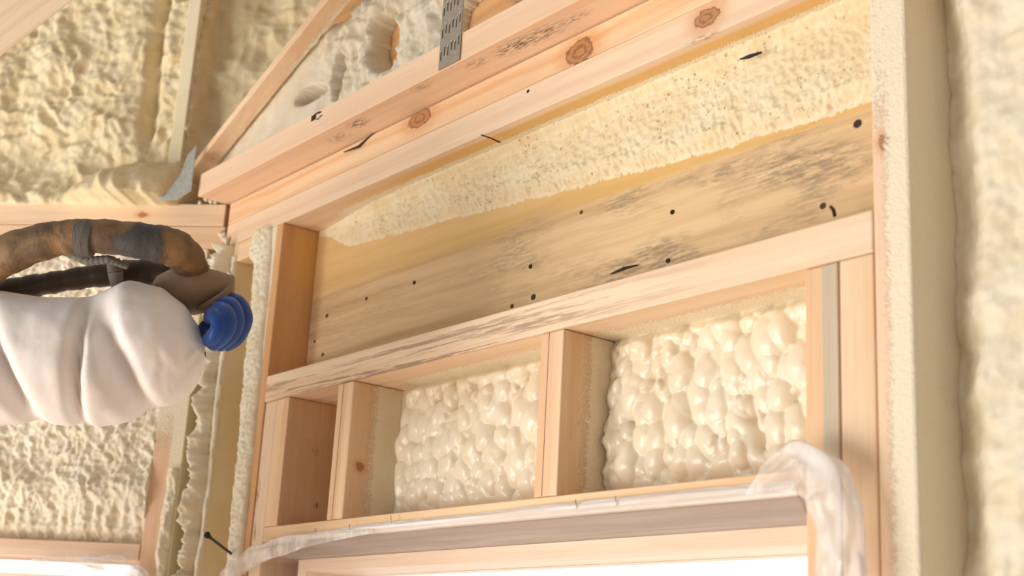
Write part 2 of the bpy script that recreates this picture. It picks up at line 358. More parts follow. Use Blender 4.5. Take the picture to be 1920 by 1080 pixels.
# middle plate
pm = wood('middle_plate_wood', 0, 7, (242, 212, 178), (226, 186, 146), .35,
          stains=[], streaks=[([(2, -.008, -.020), (0, .75, .40), (1, .006, 0)], .8), ([(2, .002, -.010), (0, .15, .35), (0, 1.0, .6), (1, .006, 0)], .6)],
          sprays=[([(1, .022, .060), (0, .24, .32)], 1.0)])
board('plate', 'W', (KX1+.0008, RX0-.0012, -.001, .0885, -.0385, 0), pm, 'middle pine plate below the header plank, grey streaked along its face')
# lower plate above the window
HC = .1813; LZ = -.0385-HC
lp = wood('window_plate_wood', 0, 8, (238, 200, 156), (222, 174, 120), .6)
board('plate', 'W', (.0385, .992, 0, .0885, LZ-.021, LZ), lp, 'low pine plate across the window top, edge wrapped in plastic film')
bk = wood('shade_toned_wood', 0, 21, (170, 146, 128), (150, 124, 106), .3)  # grey brown paints the shaded plate behind the film onto an added board
board('added_shade_board', 'W', (.074, .990, .012, .12, LZ-.042, LZ-.0215), bk, 'added board under the low plate, shade put into its grey brown colour, seen through plastic film')
# trimmers left
m = wood('left_trimmer_wood', 2, 9, (236, 204, 172), (220, 180, 146), .4, stains=[(0.006, 0, -.17, .010, 2.5, (110, 84, 62), .8), (.012, 0, -.225, .006, 3, (100, 76, 56), .8)])
board('trimmer_stud', 'W', (KX1+.0022, .0372, .001, .0885, -Z0+.0385, -.0390), m, 'left trimmer stud beside the foam strip, with a dark gap along its edge', 'stud')
m = wood('left_cripple_wood', 2, 10, (240, 200, 156), (226, 178, 130), .25, stains=[(.0737, .05, -.11, .008, 1, (96, 66, 44), .7), (.0737, .06, -.185, .006, 1, (96, 66, 44), .7), (.0737, .035, -.095, .003, 1, (96, 66, 44), .7)], resin=[([(2, -.06, -.12), (2, -.2, -.14), (1, .02, .04)], .25)])
board('cripple_stud', 'W', (.0380, .0734, 0, .0885, LZ+.0004, -.0390), m, 'leftmost cripple stud, short, with a wide bare brown side', 'stud')
# back of first small bay is bare
# cripples with foam-dusted sides
def cripple(x0, seed, label, kx):
    m = wood('cripple_wood_%s' % ('left' if x0 < .4 else 'right'), 2, seed, (236, 198, 158), (220, 170, 124), .25, knots=kx,
             sprays=[([(1, .022, .060), (0, x0+.030, x0+.0375)], 1.25), ([(1, .006, .04), (0, x0+.030, x0+.0375)], .50)])
    o = board('cripple_stud', 'W', (x0, x0+.0380, -.0004, .0885, LZ+.0004, -.0390), m, label, 'stud')
    g = mesh_obj('seam', *boxv(x0+.0135, x0+.0141, -.0007, .002, LZ+.001, -.0395), M_CRACK, o, 'W'); tag(g, 'dark lengthwise crack')
    return o
M_CRACK = NT('crack_shadow').fin(lin((120, 82, 54)), .9)
cripple(.2040, 12, 'cripple stud with a dark loop knot, between bare bay and left foam bay', [(.2420, .020, -.150, .006, 1.0)])
cripple(.6253, 13, 'cripple stud between the two bays filled with bubbled foam', [])
# right trimmers
m = wood('inner_trimmer_wood', 2, 14, (236, 196, 152), (226, 178, 130), .25, stains=[])
tr = board('trimmer_stud', 'W', (.9932, 1.0305, .0012, .0885, -Z0+.0385, -.0392), m, 'inner right trimmer stud with a grey weathered strip down its face', 'stud')
gm = wood('grey_strip_wood', 2, 30, (204, 184, 156), (188, 168, 140), .3)
tag(bevel(mesh_obj('weathered_strip', *boxv(1.0125, 1.0303, .0002, .004, -Z0+.04, -.0396), gm, tr, 'W'), .001), 'grey weathered strip')
m = wood('outer_trimmer_wood', 2, 15, (238, 202, 164), (226, 182, 138), .25)
board('trimmer_stud', 'W', (1.0325, 1.0685, .0002, .0885, -Z0+.0385, -.0392), m, 'outer right trimmer stud tight against the foam-dusted right post', 'stud')
# right king stud
m = wood('right_king_wood', 2, 16, (238, 200, 166), (228, 182, 144), .2, knots=[kn(1660, 266, .0065, 1.2)],
         sprays=[([(1, .003, .0), (0, 1.068, 1.100)], 1.0), ([(1, .003, 0), (2, -.02, .16)], .75), ([(0, 1.1060, 1.1080)], 1.6)])
kr_ = board('king_stud', 'W', (RX0, RX1, -.0015, .0885, -Z0+.0385, .95), m, 'tall right post speckled with foam on its face, beside the smooth foam wall', 'stud', bv=.003)

# left end: corner stud and the narrow bay
m = M_FOAM_TAN
board('corner_stud', 'W', (-.178, -.142, 0, .0885, -Z0+.0385, H1-.0004), m, 'corner stud coated with cream foam, left of the narrow tan bay', 'stud')
# bottom plates on the floor
board('sole_plate', 'W', (-.18, 1.8, 0, .0885, -Z0, -Z0+.038), wood('sole_wood', 0, 18), 'pine sole plate along the floor under the main wall')

# ================================================================== ANGLED WALL
m = wood('angled_upper_plate_wood', 0, 19, (240, 208, 172), (224, 180, 140), .25, knots=[(-.145, 0, H1+PT+.018, .004, 2.0)])
board('top_plate', 'L', (-1.5, -.0045, 0, .0885, H1+PT, H1+2*PT-.001), m, 'upper top plate of the angled wall, ending at the corner gap')
m = wood('angled_lower_plate_wood', 0, 20, (236, 200, 160), (222, 176, 132), .25)
board('top_plate', 'L', (-1.5, -.001, .0005, .0885, H1, H1+PT-.0008), m, 'lower top plate of the angled wall behind the raised hose')
m = wood('angled_window_head_wood', 0, 22, (238, 204, 172), (226, 184, 148), .25)
board('plate', 'L', (-1.3, -.0765, .0, .0885, -.262, -.236), m, 'pine plate over the angled wall window, above the film')
m = wood('angled_stud_wood', 2, 23, (234, 194, 158), (222, 176, 138), .3, sprays=[([(0, -.052, -.040)], 1.3), ([(1, .004, .012), (0, -.028, -.0262)], 2.0), ([(2, -.16, -.02)], .7)])
board('trimmer_stud', 'L', (-.0750, -.0262, 0, .0885, -Z0+.0385, H1-.0005), m, 'pinkish stud ending the angled wall window plate, half covered by foam', 'stud')
board('sole_plate', 'L', (-1.5, 0, 0, .0885, -Z0, -Z0+.038), wood('sole_wood_angled', 0, 24), 'pine sole plate along the floor under the angled wall')

# ================================================================== FOAM
# bubbled foam in the two cripple bays
def bay(x0, x1, seed, label, n, fl_):
    U, V = uv(x0, x1, LZ-.002, -.037, .00125)
    bx = (x0+fl_, x1+.01, LZ, -.036)
    H = packed(U, V, bx[0], x1, LZ, -.036, .0215, .0185, .0025, seed, 1.35, .019)
    big = sst(.42, .55, fbm(U*14, V*14, seed+20, 2))
    H = np.maximum(H, packed(U, V, bx[0], x1, LZ, -.036, .0145, .0100, .0025, seed+1, 1.3, .0195, .35)-.004*big)
    H = np.maximum(H, packed(U, V, bx[0], x1, LZ, -.036, .0110, .0058, .002, seed+2, 1.3, .0190, .72)-.003*big)
    H = np.maximum(H, .004+.003*fbm(U*60, V*60, seed, 3))
    edge = sst(x0-.022+fl_, x0+.004+fl_, U+.010*(fbm(V*30, V*9, seed)-.5)*2)
    top = sst(-.036, -.052, V)*.6+.4
    low = .35+.65*sst(LZ-.004, LZ+.035, V)
    H = (H+.004)*(.12+.98*edge)*top*low+.0012*fbm(U*90, V*90, seed+4, 2)
    # smooth skin creeping onto the stud side
    lip = .006*np.exp(-((U-x0)/.006)**2)
    Yp = .084-H*.88-lip*.9
    o = grid_obj('spray_foam', 'W', U, V, U, Yp, V, M_FOAM_BUB, skirt=.088)
    return tag(o, label, 'foam', None, 'stuff')
bay(.2420, .6255, 3, 'bubbled cream foam filling the smaller left bay between two cripple studs', 75, .030)
bay(.6633, .9935, 8, 'bubbled cream foam filling the larger right bay, plastic gathered before its corner', 62, .012)
# header foam band
U, V = uv(.006, RX0-.0008, .06, H1-.0004, .0016)
lo = np.interp(U, [0, .03, .10, .30, .55, .75, .95, 1.07], [.232, .225, .190, .178, .158, .143, .134, .132])+.006*(fbm(U*18, V*0, 2, 4)-.5)+.003*(fbm(U*300, V*300, 3, 2)-.5)*1.5
t = sst(0, .020, V-lo)
thick = np.interp(U, [0, .1, .3, 1.1], [.0, .006, .013, .015])
peb = (fbm(U*170, V*170, 5, 2)-.45)*.0045+(fbm(U*420, V*420, 6, 2)-.5)*.0022
bead = sst(.035, .0, V-lo)*sst(.02, .2, U); peb = peb*(1+1.2*bead)+.0035*bead*np.clip(ridged(U*120, V*120, 77, 2)-.5, -.5, .5)
Hh = t*thick+peb*np.clip(t*3, 0, 1)*sst(0.02, .12, U)+.010*sst(H1-.012, H1, V)*t*sst(0.02, .2, U)
Yp = .0606-Hh; keep = (V-lo) > 0
o = grid_obj('spray_foam', 'W', U, V, U, Yp, V, M_FOAM_HEAD, keep=keep, skirt=.0612)
tag(o, 'pebbled yellow foam band along the top of the header plank', 'foam', None, 'stuff')
# foam bead on left king stud face
U, V = uv(-.086, -.014, -.75, .238, .0016)
rt = -.016+.006*(fbm(V*12, V*0+3, 4, 3)-.5)*2+np.interp(V, [-.5, -.2, .12, .2, .24], [0, 0, -.004, -.008, -.015])
lf = np.interp(V, [-.75, -.3, -.16, -.05, .02, .10, .15, .185, .205, .238], [-.052, -.052, -.052, -.058, -.066, -.060, -.068, -.072, -.098, -.085])+.005*(fbm(V*26, V*0, 9, 3)-.5)*2
cc = np.clip((U-lf)/(rt-lf+1e-6), 0, 1); prof = np.sqrt(np.clip(1-(2*cc-1)**2, 0, 1))
keep = (U > lf-.0012) & (U < rt+.0012)
Hh = .010*prof+prof*(.006*(ridged(U*140, V*110, 3, 3)-.5)+.005*(fbm(U*330, V*330, 1, 2)-.3))
o = grid_obj('spray_foam', 'W', U, V, U, .0006-Hh, V, M_FOAM_PALE, keep=keep, skirt=.0012)
tag(o, 'crusty white foam strip running down the left king stud', 'foam', None, 'stuff')
# smooth skin in the narrow bay left of it
U, V = uv(-.142, -.036, -.9, .205, .004)
Yp = .070+.006*fbm(U*20, V*14, 2, 3)-.02*sst(-.06, -.04, U)
o = grid_obj('spray_foam', 'W', U, V, U, Yp, V, M_FOAM_TAN, skirt=.088)
tag(o, 'smooth tan foam skin deep in the narrow bay beside the corner stud', 'foam', None, 'stuff')
# solid blocking above the narrow bay
board('blocking', 'W', (-.1415, -.0365, .0005, .0885, .2055, H1-.0006), wood('blocking_wood', 0, 31, (238, 204, 162), (224, 180, 134), .2), 'short pine block closing the narrow bay under the top plate', 'block')
# foam crust on corner stud
def crust(name, frame, u0, u1, v0, v1, y0, hgt, seed, mat, label, step=.0018, jag=.008, fr=(70, 35), skirt=.0012, wander=.0, lump=0):
    U, V = uv(u0-.02, u1+.02, v0, v1, step)
    wd = wander*(fbm(V*5, V*0+7, seed+9, 3)-.5)*2
    lf = u0+wd+jag*(fbm(V*24, V*0+1, seed, 3)-.5)*2; rt = u1+wd*.6+jag*.5*(fbm(V*40, V*0+5, seed+2, 4)-.5)*2
    cc = np.clip((U-lf)/(rt-lf+1e-6), 0, 1); prof = np.clip(1-(2*cc-1)**2, 0, 1)**.4
    H = prof*(hgt*.5+hgt*(ridged(U*fr[0], V*fr[1], seed, 4)-.35)*1.3+.25*hgt*(fbm(U*260, V*260, seed, 2)-.5))
    if lump: H = H+prof*np.clip(blobs(U, V, [(240, .005, .012, 1.6, .002)], seed, (u0, u1, v0, v1)), 0, .02)
    o = grid_obj(name, frame, U, V, U, y0-H, V, mat, keep=(U > lf) & (U < rt), skirt=skirt)
    return tag(o, label, 'foam', None, 'stuff')
crust('spray_foam', 'W', -.172, -.151, -.9, .232, 0, .024, 21, M_FOAM_PALE, 'ragged crumbly foam ridge down the corner stud', jag=.013, fr=(60, 36), wander=.006, lump=1)
crust('spray_foam', 'W', -.153, -.1405, -.9, .215, 0, .006, 22, M_FOAM_PALE, 'thin smooth cream foam edge bordering the narrow tan bay', jag=.001, fr=(30, 10))
crust('spray_foam', 'L', -.046, -.028, -.9, -.12, 0, .014, 23, M_FOAM_PALE, 'pale foam strip running down the right half of the angled wall stud', jag=.005, fr=(60, 40))
# deep tan foam right of the angled wall stud
U, V = uv(-.030, .03, -.9, .2, .003)
o = grid_obj('spray_foam', 'L', U, V, U, .045+.012*fbm(U*25, V*9, 4, 3)+.3*np.clip(U, -.1, 0), V, M_FOAM_TAN, skirt=.088)
tag(o, 'tan foam skin in the slot between the angled wall stud and corner stud', 'foam', None, 'stuff')
# angled wall cavity foam: torn, feathery
U, V = uv(-.62, -.0752, -.2355, H1, .0022)
rg = ridged(U*62+4*fbm(U*22, V*22, 3), V*44+3*fbm(U*30, V*30, 13), 31, 4); ro = .020*(fbm(U*12, V*12, 5, 3)-.5)
band = np.exp(-((V+.205)/.022)**2)
H = .012+ro+.014*(rg-.5)*(1-.4*band)+.008*(fbm(U*130, V*130, 6, 3)-.5)-.018*sst(-.212, -.2355, V)+.012*np.exp(-((V+.150)/.03)**2)*(.5+fbm(U*25, V*25, 8, 3))+.004*band*np.sin(U*150+5*fbm(U*14, V*9, 2))**2
Yp = .022-H
o = grid_obj('spray_foam', 'L', U, V, U, Yp, V, M_FOAM_PALE, skirt=.088)
tag(o, 'feathery torn foam between top plates and window plate, below the raised arm', 'foam', None, 'stuff')
# right foam wall
U, V = uv(1.1080, 1.80, -.62, .60, .0026)
q = fbm(U*16, V*16, 41, 4); 
Hs = .020*sst(1.112, 1.150, U+.012*(fbm(V*9, V*0, 2)-.5)*2)+.016*(q-.5)+.007*(fbm(U*60+2*fbm(U*30, V*30, 4), V*60, 6, 4)-.5)+.005*(ridged(U*28, V*34, 19, 3)-.5)
bl = blobs(U, V, [(60, .03, .06, 1.6, -.012)], 9, (1.13, 1.8, -.6, .6))
Hs = Hs+np.clip(bl, 0, .03)*.28*sst(1.12, 1.16, U)
cut = sst(.0025, 0, np.abs(U-1.131-.005*fbm(V*8, V*0, 3)-.003*np.sin(V*9)))*.004
o = grid_obj('spray_foam', 'W', U, V, U, .062-Hs+cut*.6, V, M_FOAM_PALE, skirt=.088)
tag(o, 'smooth lumpy cream foam wall right of the tall post', 'foam', None, 'stuff')
crust_k = None

# ================================================================== ABOVE THE PLATES
# rough foam over the angled wall (gable of the far roof)
GT = H1+2*PT
U, V = uv(-1.0, .34, GT-.004, 1.25, .0036)
q = ridged(U*26+3*fbm(U*14, V*14, 3), V*22+3*fbm(U*16, V*16, 23), 51, 4); lump = blobs(U, V, [(150, .025, .055, 1.7, -.015)], 14, (-.8, -.1, GT, .72))
H = .030*(fbm(U*7, V*7, 3, 3)-.5)+.024*(q-.5)+np.clip(lump, 0, .05)*.35+.009*(fbm(U*90, V*90, 5, 3)-.5)
base = .045+.02*sst(.45, .8, V)
base = base-.040*np.exp(-((V-GT)/.05)**2)*sst(.0, -.15, U)
right = sst(-.10, -.085, U)
H = H*(1-right)+right*(.018*(fbm(U*15, V*15, 7, 4)-.5)+.03*(ridged(U*14, V*16, 8, 3)-.5))
base = base+right*.035
cu = on_l(300, 335, 0); cutx = on_l(353, 330, -.02)[0]
dd = np.sqrt(((U-cu[0]+.030)/.115)**2+((V-(GT+.000))/.088)**2)+.35*(fbm(U*22, V*22, 75, 3)-.5)
clump = .082*np.clip(1-dd**2, 0, 1)**.6*sst(cutx+.25*(V-.36)+.004, cutx+.25*(V-.36)-.010, U)
H = H*(1-.6*sst(0, .03, clump))+clump*(1+.35*(ridged(U*24+V*10, V*8, 71, 3)-.5))
groove = np.exp(-((U+.165+.05*(V-GT))/.012)**2)*.03*sst(.40, .46, V)*sst(.78, .7, V)
Yp = base-H+groove
o = grid_obj('spray_foam', 'L', U, V, U, Yp, V, M_FOAM_CUT, skirt=.12)
tag(o, 'rough shaggy foam covering the gable above the angled wall', 'foam', None, 'stuff')
# vertical gable stud with a foam-skinned side
a0 = on_l(318, 275, .03); a1 = on_l(342, 275, .03)
m = M_FOAM_SKIN
board('gable_stud', 'L', (a0[0], a1[0], .030, .150, GT+.0002, 1.1), m, 'pale upright stud in the foamed gable, tan foam skin on its side', 'stud')
# diagonal truss web
def wl(px, py, y): p = on_w(px, py, y); return (p[0], p[1], p[2])
yw = -.048
poly = [wl(366, 306, yw), wl(362, 286, yw), wl(593-30, 7+36, yw), wl(600, 0, yw), wl(700, -125, yw), wl(716, -122, yw), wl(611, 3, yw)]
poly = [wl(366, 312, yw), wl(362, 284, yw), wl(690, -110, yw), wl(708, -110, yw), wl(372, 308, yw)]
A = np.array(wl(372, 302, yw)); B = np.array(wl(606, 4, yw)); dirv = (B-A)/np.linalg.norm(B-A); nv_ = np.array([dirv[2], 0, -dirv[0]])
A2 = A.copy(); A2 = A-dirv*((A[2]-(GT+.0392))/dirv[2])
Bt = A+dirv*.75; hw = .0095
poly = [A2+nv_*hw*1-dirv*0, Bt+nv_*hw, Bt-nv_*hw, A2-nv_*hw]
poly[0][2] = max(poly[0][2], GT+.0394); poly[3][2] = max(poly[3][2], GT+.0394)
m = wood('web_wood', 0, 34, (240, 206, 168), (226, 176, 134), .2, sprays=[([(0, -.08, .06), (1, -.04, -.01)], .9)])
web = tag(prism('truss_web', 'W', poly, (0, .030, 0), m, 0), 'diagonal pine truss web rising from the left end of the joist', 'truss web')
# foam behind web, along the main wall gable
U, V = uv(-.36, 1.30, CZ+.0389, .98, .0026)
weby = (U-A[0])*dirv[2]/dirv[0]+A[2]
torn = sst(.05, .14, U+.15*(V-.4))
smooth_h = .004*(fbm(U*40, V*40, 61, 3)-.5)
drip = ridged(U*24+1.2*fbm(U*12, V*8, 2), V*9, 62, 3); bl = blobs(U, V, [(90, .012, .028, 2.2, -.006), (130, .006, .012, 2.0, .002)], 17, (.08, .9, .33, .8))
H = smooth_h*(1-torn)+torn*(.034*(drip-.45)+np.clip(bl, 0, .04)*.75+.012*(ridged(U*60, V*40, 68, 3)-.5)+.006*(fbm(U*160, V*160, 5, 2)-.5))
for cu, cv, ru, rv in [(*[on_w(735, 80, .03)[i] for i in (0, 2)], .035, .045), (*[on_w(620, 190, .03)[i] for i in (0, 2)], .035, .014), (*[on_w(662, 150, .03)[i] for i in (0, 2)], .012, .04), (*[on_w(893, 30, .03)[i] for i in (0, 2)], .050, .035), (*[on_w(950, 8, .03)[i] for i in (0, 2)], .04, .02)]:
    d = np.sqrt(((U-cu)/ru)**2+((V-cv)/rv)**2)+.5*(fbm(U*40, V*40, 66, 3)-.5)
    H = H-.085*sst(1.15, .75, d)
board('gable_board', 'W', (.10, 1.30, .050, .075, CZ+.0389, .95), wood('gable_board_wood', 0, 36, (222, 166, 104), (198, 136, 78), .5), 'brown board behind the torn foam, glimpsed through its holes beside the strap')
yb_ = -.012+.042*sst(.02, .22, U)
o = grid_obj('spray_foam', 'W', U, V, U, yb_-H, V, M_FOAM_GREY, keep=(V < weby+.01) & ((H > -.022) | (U < .10)), skirt=.0495)
tag(o, 'greyish foam behind the truss web, turning lumpy and torn with holes near the strap', 'foam', None, 'stuff')
# metal strap with punched slots
s0 = on_w(822, 134, CY-.0016); s1 = on_w(861, 118, CY-.0016)
sx0, sx1 = s0[0], s1[0]; szb = CZ+.001
swd = sx1-sx0
V, Fc = boxv(sx0, sx1, CY-.0022, CY-.0008, szb, szb+.42); V = list(V); Fc = list(Fc); mi = [0]*6
for r in range(13):
    zc = szb+.012+r*.0305
    for k in range(6):
        xc = sx0+swd*(.09+.164*k); zz = zc+(.0035 if k % 2 else 0)+k*.0012
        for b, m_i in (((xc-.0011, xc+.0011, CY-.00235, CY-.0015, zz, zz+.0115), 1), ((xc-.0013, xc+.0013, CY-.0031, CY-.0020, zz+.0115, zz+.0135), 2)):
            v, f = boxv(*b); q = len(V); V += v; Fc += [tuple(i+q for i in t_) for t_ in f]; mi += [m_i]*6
strap = mesh_obj('metal_strap', V, Fc, M_GALV, None, 'W'); strap.data.materials.append(M_SLOT); strap.data.materials.append(M_GALV_B)
strap.data.polygons.foreach_set('material_index', mi); tag(strap, 'slotted galvanised strap standing on the joist face', 'strap')
# heel plate with foam blob
g = [on_l(x, y, -.042) for x, y in ((368, 272), (358, 357), (332, 375), (292, 376), (318, 354), (338, 328), (351, 292))]
gp = tag(prism('gusset_plate', 'L', g, (0, .0015, 0), M_GALV_B, 0, bv=0), 'bluish metal plate at the joist end, half buried in foam', 'metal plate')
# near board crossing the top left corner
p = [at(x, y, 1.75) for x, y in ((137, 0), (0, 108), (-330, 370), (-460, 170), (-120, -170), (20, -170+77), (260, -100))]
p = [at(x, y, 1.75) for x, y in ((137+150, -118), (-150, 226), (-300, 40), (150, -310))]
V = [tuple(q-np.array([0, 0, Z0])) for q in p]+[tuple(q-np.array([0, 0, Z0])+np.array([-.02, .015, .04])) for q in p]
# carry grain along the board: store board-aligned coordinates
e1 = np.array(V[0])-np.array(V[1]); e1 /= np.linalg.norm(e1); e2 = np.array(V[2])-np.array(V[1]); e2 -= e1*(e2@e1); e2 /= np.linalg.norm(e2)
m = wood('rafter_wood', 0, 35, (240, 212, 176), (222, 180, 140), .7)
rf = mesh_obj('rafter', V, [(0, 1, 2, 3), (7, 6, 5, 4), (0, 4, 5, 1), (1, 5, 6, 2), (2, 6, 7, 3), (3, 7, 4, 0)], m, None, 'W')
wpv = [(float(np.dot(np.array(v)-np.array(V[1]), e1)), float(np.dot(np.array(v)-np.array(V[1]), np.cross(e1, e2))), float(np.dot(np.array(v)-np.array(V[1]), e2))) for v in V]
rf.data.attributes['wp'].data.foreach_set('vector', np.array(wpv, np.float32).ravel())
bevel(rf, .002); tag(rf, 'pine rafter crossing overhead in the upper left, grain lines along it', 'rafter')

# ================================================================== NAILS, CRUMBS, SPLINTERS
def tube(name, pts, rad, mat, parent=None, frame='W', n=10, label=None, cat=None, group=None):
    pts = [np.array(p, float) for p in pts]; V = []; Fc = []
    rads = rad if isinstance(rad, (list, tuple)) else [rad]*len(pts)
    for i, p in enumerate(pts):
        t = pts[min(i+1, len(pts)-1)]-pts[max(i-1, 0)]; t /= np.linalg.norm(t)
        a = np.cross(t, (0, 0, 1)) if abs(t[2]) < .9 else np.cross(t, (1, 0, 0)); a /= np.linalg.norm(a); b = np.cross(t, a)
        for k in range(n): th = 2*math.pi*k/n; V.append(tuple(p+rads[i]*(a*math.cos(th)+b*math.sin(th))))
    for i in range(len(pts)-1):
        for k in range(n): Fc.append((i*n+k, i*n+(k+1) % n, (i+1)*n+(k+1) % n, (i+1)*n+k))
    Fc.append(tuple(range(n-1, -1, -1))); Fc.append(tuple((len(pts)-1)*n+k for k in range(n)))
    o = mesh_obj(name, V, Fc, mat, parent, frame, True)
    return tag(o, label, cat, group) if label else o
n0 = on_w(388, 1003, -.075); n1 = on_w(445, 1047, .006); dn = (n1-n0)/np.linalg.norm(n1-n0)
tube('nail', [n0, n0+dn*.002, n0+dn*.0021, n0+dn*.012, n0+dn*.0121, n1], [.0048, .0048, .0022, .0026, .0020, .0020], M_NAIL, label='long dark nail sticking out of the left king stud near the film', cat='nail')
tube('nail', [on_w(903, 253, -.004), on_w(920, 259, -.003), on_w(938, 267, .003)], .0009, M_NAIL, label='thin bent nail poking from the lower top plate', cat='nail')
tube('nail', [on_w(1558, 388, .03), on_w(1563, 394, .028), on_w(1565, 404, .025)], .0018, M_NAIL, label='short nail standing on the middle plate at the right', cat='nail')
def cpt(px, py): x_, y_ = cz_(px, py); return (x_, y_, CZ)
a_ = np.array(cpt(700, 249)); b_ = on_w(672, 275, -.003); c_ = on_w(645, 285, -.003)
tube('splinter', [a_+(0, 0, -.0015), (a_+b_)/2, b_, c_], [.0008, .0012, .0018, .0008], M_INK, label='dark splinter below the joist at the joint line', cat='splinter')
tube('splinter', [on_w(1388, 111, .034), on_w(1405, 106, .033), on_w(1428, 98, .034)], [.0008, .0022, .0010], M_INK, label='dark sliver lodged at the top edge of the header foam band', cat='splinter')
tube('splinter', [on_w(1145, 514, .058), on_w(1170, 503, .057), on_w(1196, 497, .058)], [.0008, .0018, .0006], M_INK, label='dark split sliver low on the header plank above the middle plate', cat='splinter')
def crumb_mesh(seed, r):
    g = np.random.default_rng(seed); bm = bmesh.new(); bmesh.ops.create_icosphere(bm, subdivisions=2, radius=r)
    for v in bm.verts:
        d = v.co.normalized(); k = 1+.35*math.sin(d.x*5+seed)+.3*math.sin(d.y*7+seed*2)+.25*math.sin(d.z*6-seed); v.co = v.co*k
    me = bpy.data.meshes.new('foam_crumb'); bm.to_mesh(me); bm.free(); me.polygons.foreach_set('use_smooth', [True]*len(me.polygons)); me.materials.append(M_FOAM_PALE)
    return me
cm = [crumb_mesh(k, .004) for k in range(4)]
def crumb(P, s, label, group):
    o = bpy.data.objects.new('foam_crumb', random.choice(cm)); COL.objects.link(o); o.location = Vector(P); o.scale = (s, s*.9, s*.8)
    o.rotation_euler = [random.uniform(0, 6) for _ in range(3)]; tag(o, label, 'foam crumb', group)
for px, py, s in ((375, 379, .9), (388, 372, 1.2), (396, 378, 1.1), (404, 379, .8), (392, 362, .7)):
    q = on_l(px, py, -.002); P = FR['L'] @ Vector(q); crumb(P, s, 'cream foam crumb lodged above the angled plate at the corner', 'foam crumbs in the corner joint')
for k in range(16):
    px = 425+random.uniform(-9, 7); py = 440+k*9.5; q = on_w(px, py, -.004); crumb(np.array(q)+(0, 0, Z0), random.uniform(1.0, 2.0), 'cream foam crumb in the upright corner seam', 'foam crumbs in the corner seam')

# ================================================================== WINDOWS AND FILM
fw = wood('window_frame_wood', 0, 40, (244, 218, 192), (232, 198, 168), .2)
glass = NT('window_glass'); gb = glass.n('ShaderNodeBsdfTransparent'); gg = glass.n('ShaderNodeBsdfGlossy'); gg.inputs['Roughness'].default_value = .02
mx = glass.n('ShaderNodeMixShader'); mx.inputs[0].default_value = .05; glass.l(gb.outputs[0], mx.inputs[1]); glass.l(gg.outputs[0], mx.inputs[2]); glass.l(mx.outputs[0], glass.out.inputs[0])
def window(name, frame, x0, x1, zt, zb, y, label):
    V = []; Fc = []
    for b in ((x0, x1, y, .135, zt-.016, zt), (x0, x1, y, .135, zb, zb+.024), (x0, x0+.022, y, .135, zb+.024, zt-.016), (x1-.022, x1, y, .135, zb+.024, zt-.016)):
        v, f = boxv(*b); k = len(V); V += v; Fc += [tuple(i+k for i in q) for q in f]
    o = mesh_obj(name, V, Fc, fw, None, frame); o['kind'] = 'structure'
    p = mesh_obj('window_pane', *boxv(x0+.022, x1-.022, y+.07, y+.074, zb+.024, zt-.016), glass.m, o, frame); return o
window('window_1', 'W', .074, .9925, LZ-.0424, -1.25, .040, '')
window('window_2', 'L', -.9, -.08, -.285, -1.25, .045, '')
def film_mat(name, a0, a1,  tint=(244, 242, 242), rough=.26, dens=60, zf=None, zs=None):
    s = NT(name); P, xyz = s.pos(); n = s.noise(s.vm('MULTIPLY', P, (4, 60, 170) if zs else (22, 30, 10)).outputs[0], 1, 3, .6)
    n2 = s.noise(P, dens, 2)
    f = s.math('ADD', a0, s.math('MULTIPLY', s.ss(n, .40, .68), a1-a0))
    if zs is not None: f = s.math('MULTIPLY', f, s.math('ADD', .22, s.math('MULTIPLY', s.ss(xyz[2], zs-.004, zs+.003), .78)))
    if zf is not None: f = s.math('MULTIPLY', f, s.math('ADD', .12, s.math('MULTIPLY', s.ss(xyz[2], zf, zf+.012), .88)))
    tr = s.n('ShaderNodeBsdfTransparent'); p = s.n('ShaderNodeBsdfPrincipled')
    p.inputs['Base Color'].default_value = lin(tint)+(1,); p.inputs['Roughness'].default_value = rough; p.inputs['Specular IOR Level'].default_value = .8
    s.l(s.bump(s.math('ADD', s.math('MULTIPLY', n, .5 if zs is None else 1.0), s.math('MULTIPLY', n2, .3)), .4, .002), p.inputs['Normal'])
    m_ = s.n('ShaderNodeMixShader'); s.l(f, m_.inputs[0]); s.l(tr.outputs[0], m_.inputs[1]); s.l(p.outputs[0], m_.inputs[2]); s.l(m_.outputs[0], s.out.inputs[0]); return s.m
M_FILM = film_mat('clear_plastic_film', .55, .98, zf=-.272, zs=-.243); M_FILM_B = film_mat('bunched_plastic_film', .22, .78, (246, 240, 236), .18)
def film_strip(name, frame, prof, x0, x1, mat, label, seed, n=160, amp=.0022):
    """prof: list of functions x->(y,z) rows from top to bottom"""
    m_ = len(prof); S = np.linspace(0, m_-1, 36); xs = np.linspace(x0, x1, n); V = []
    U, Vv = np.meshgrid(xs, S, indexing='ij')
    pr = np.array([[p(x) for p in prof] for x in xs])
    y = np.array([[np.interp(s, range(m_), pr[i, :, 0]) for s in S] for i in range(n)]); z = np.array([[np.interp(s, range(m_), pr[i, :, 1]) for s in S] for i in range(n)])
    y = y-amp*(ridged(U*5+Vv*.3, Vv*1.3, seed, 3)-.3)*1.6-amp*.6*fbm(U*60, Vv*2, seed, 2)
    o = grid_obj(name, frame, U, Vv, U, y, z, mat); return tag(o, label, 'plastic film')
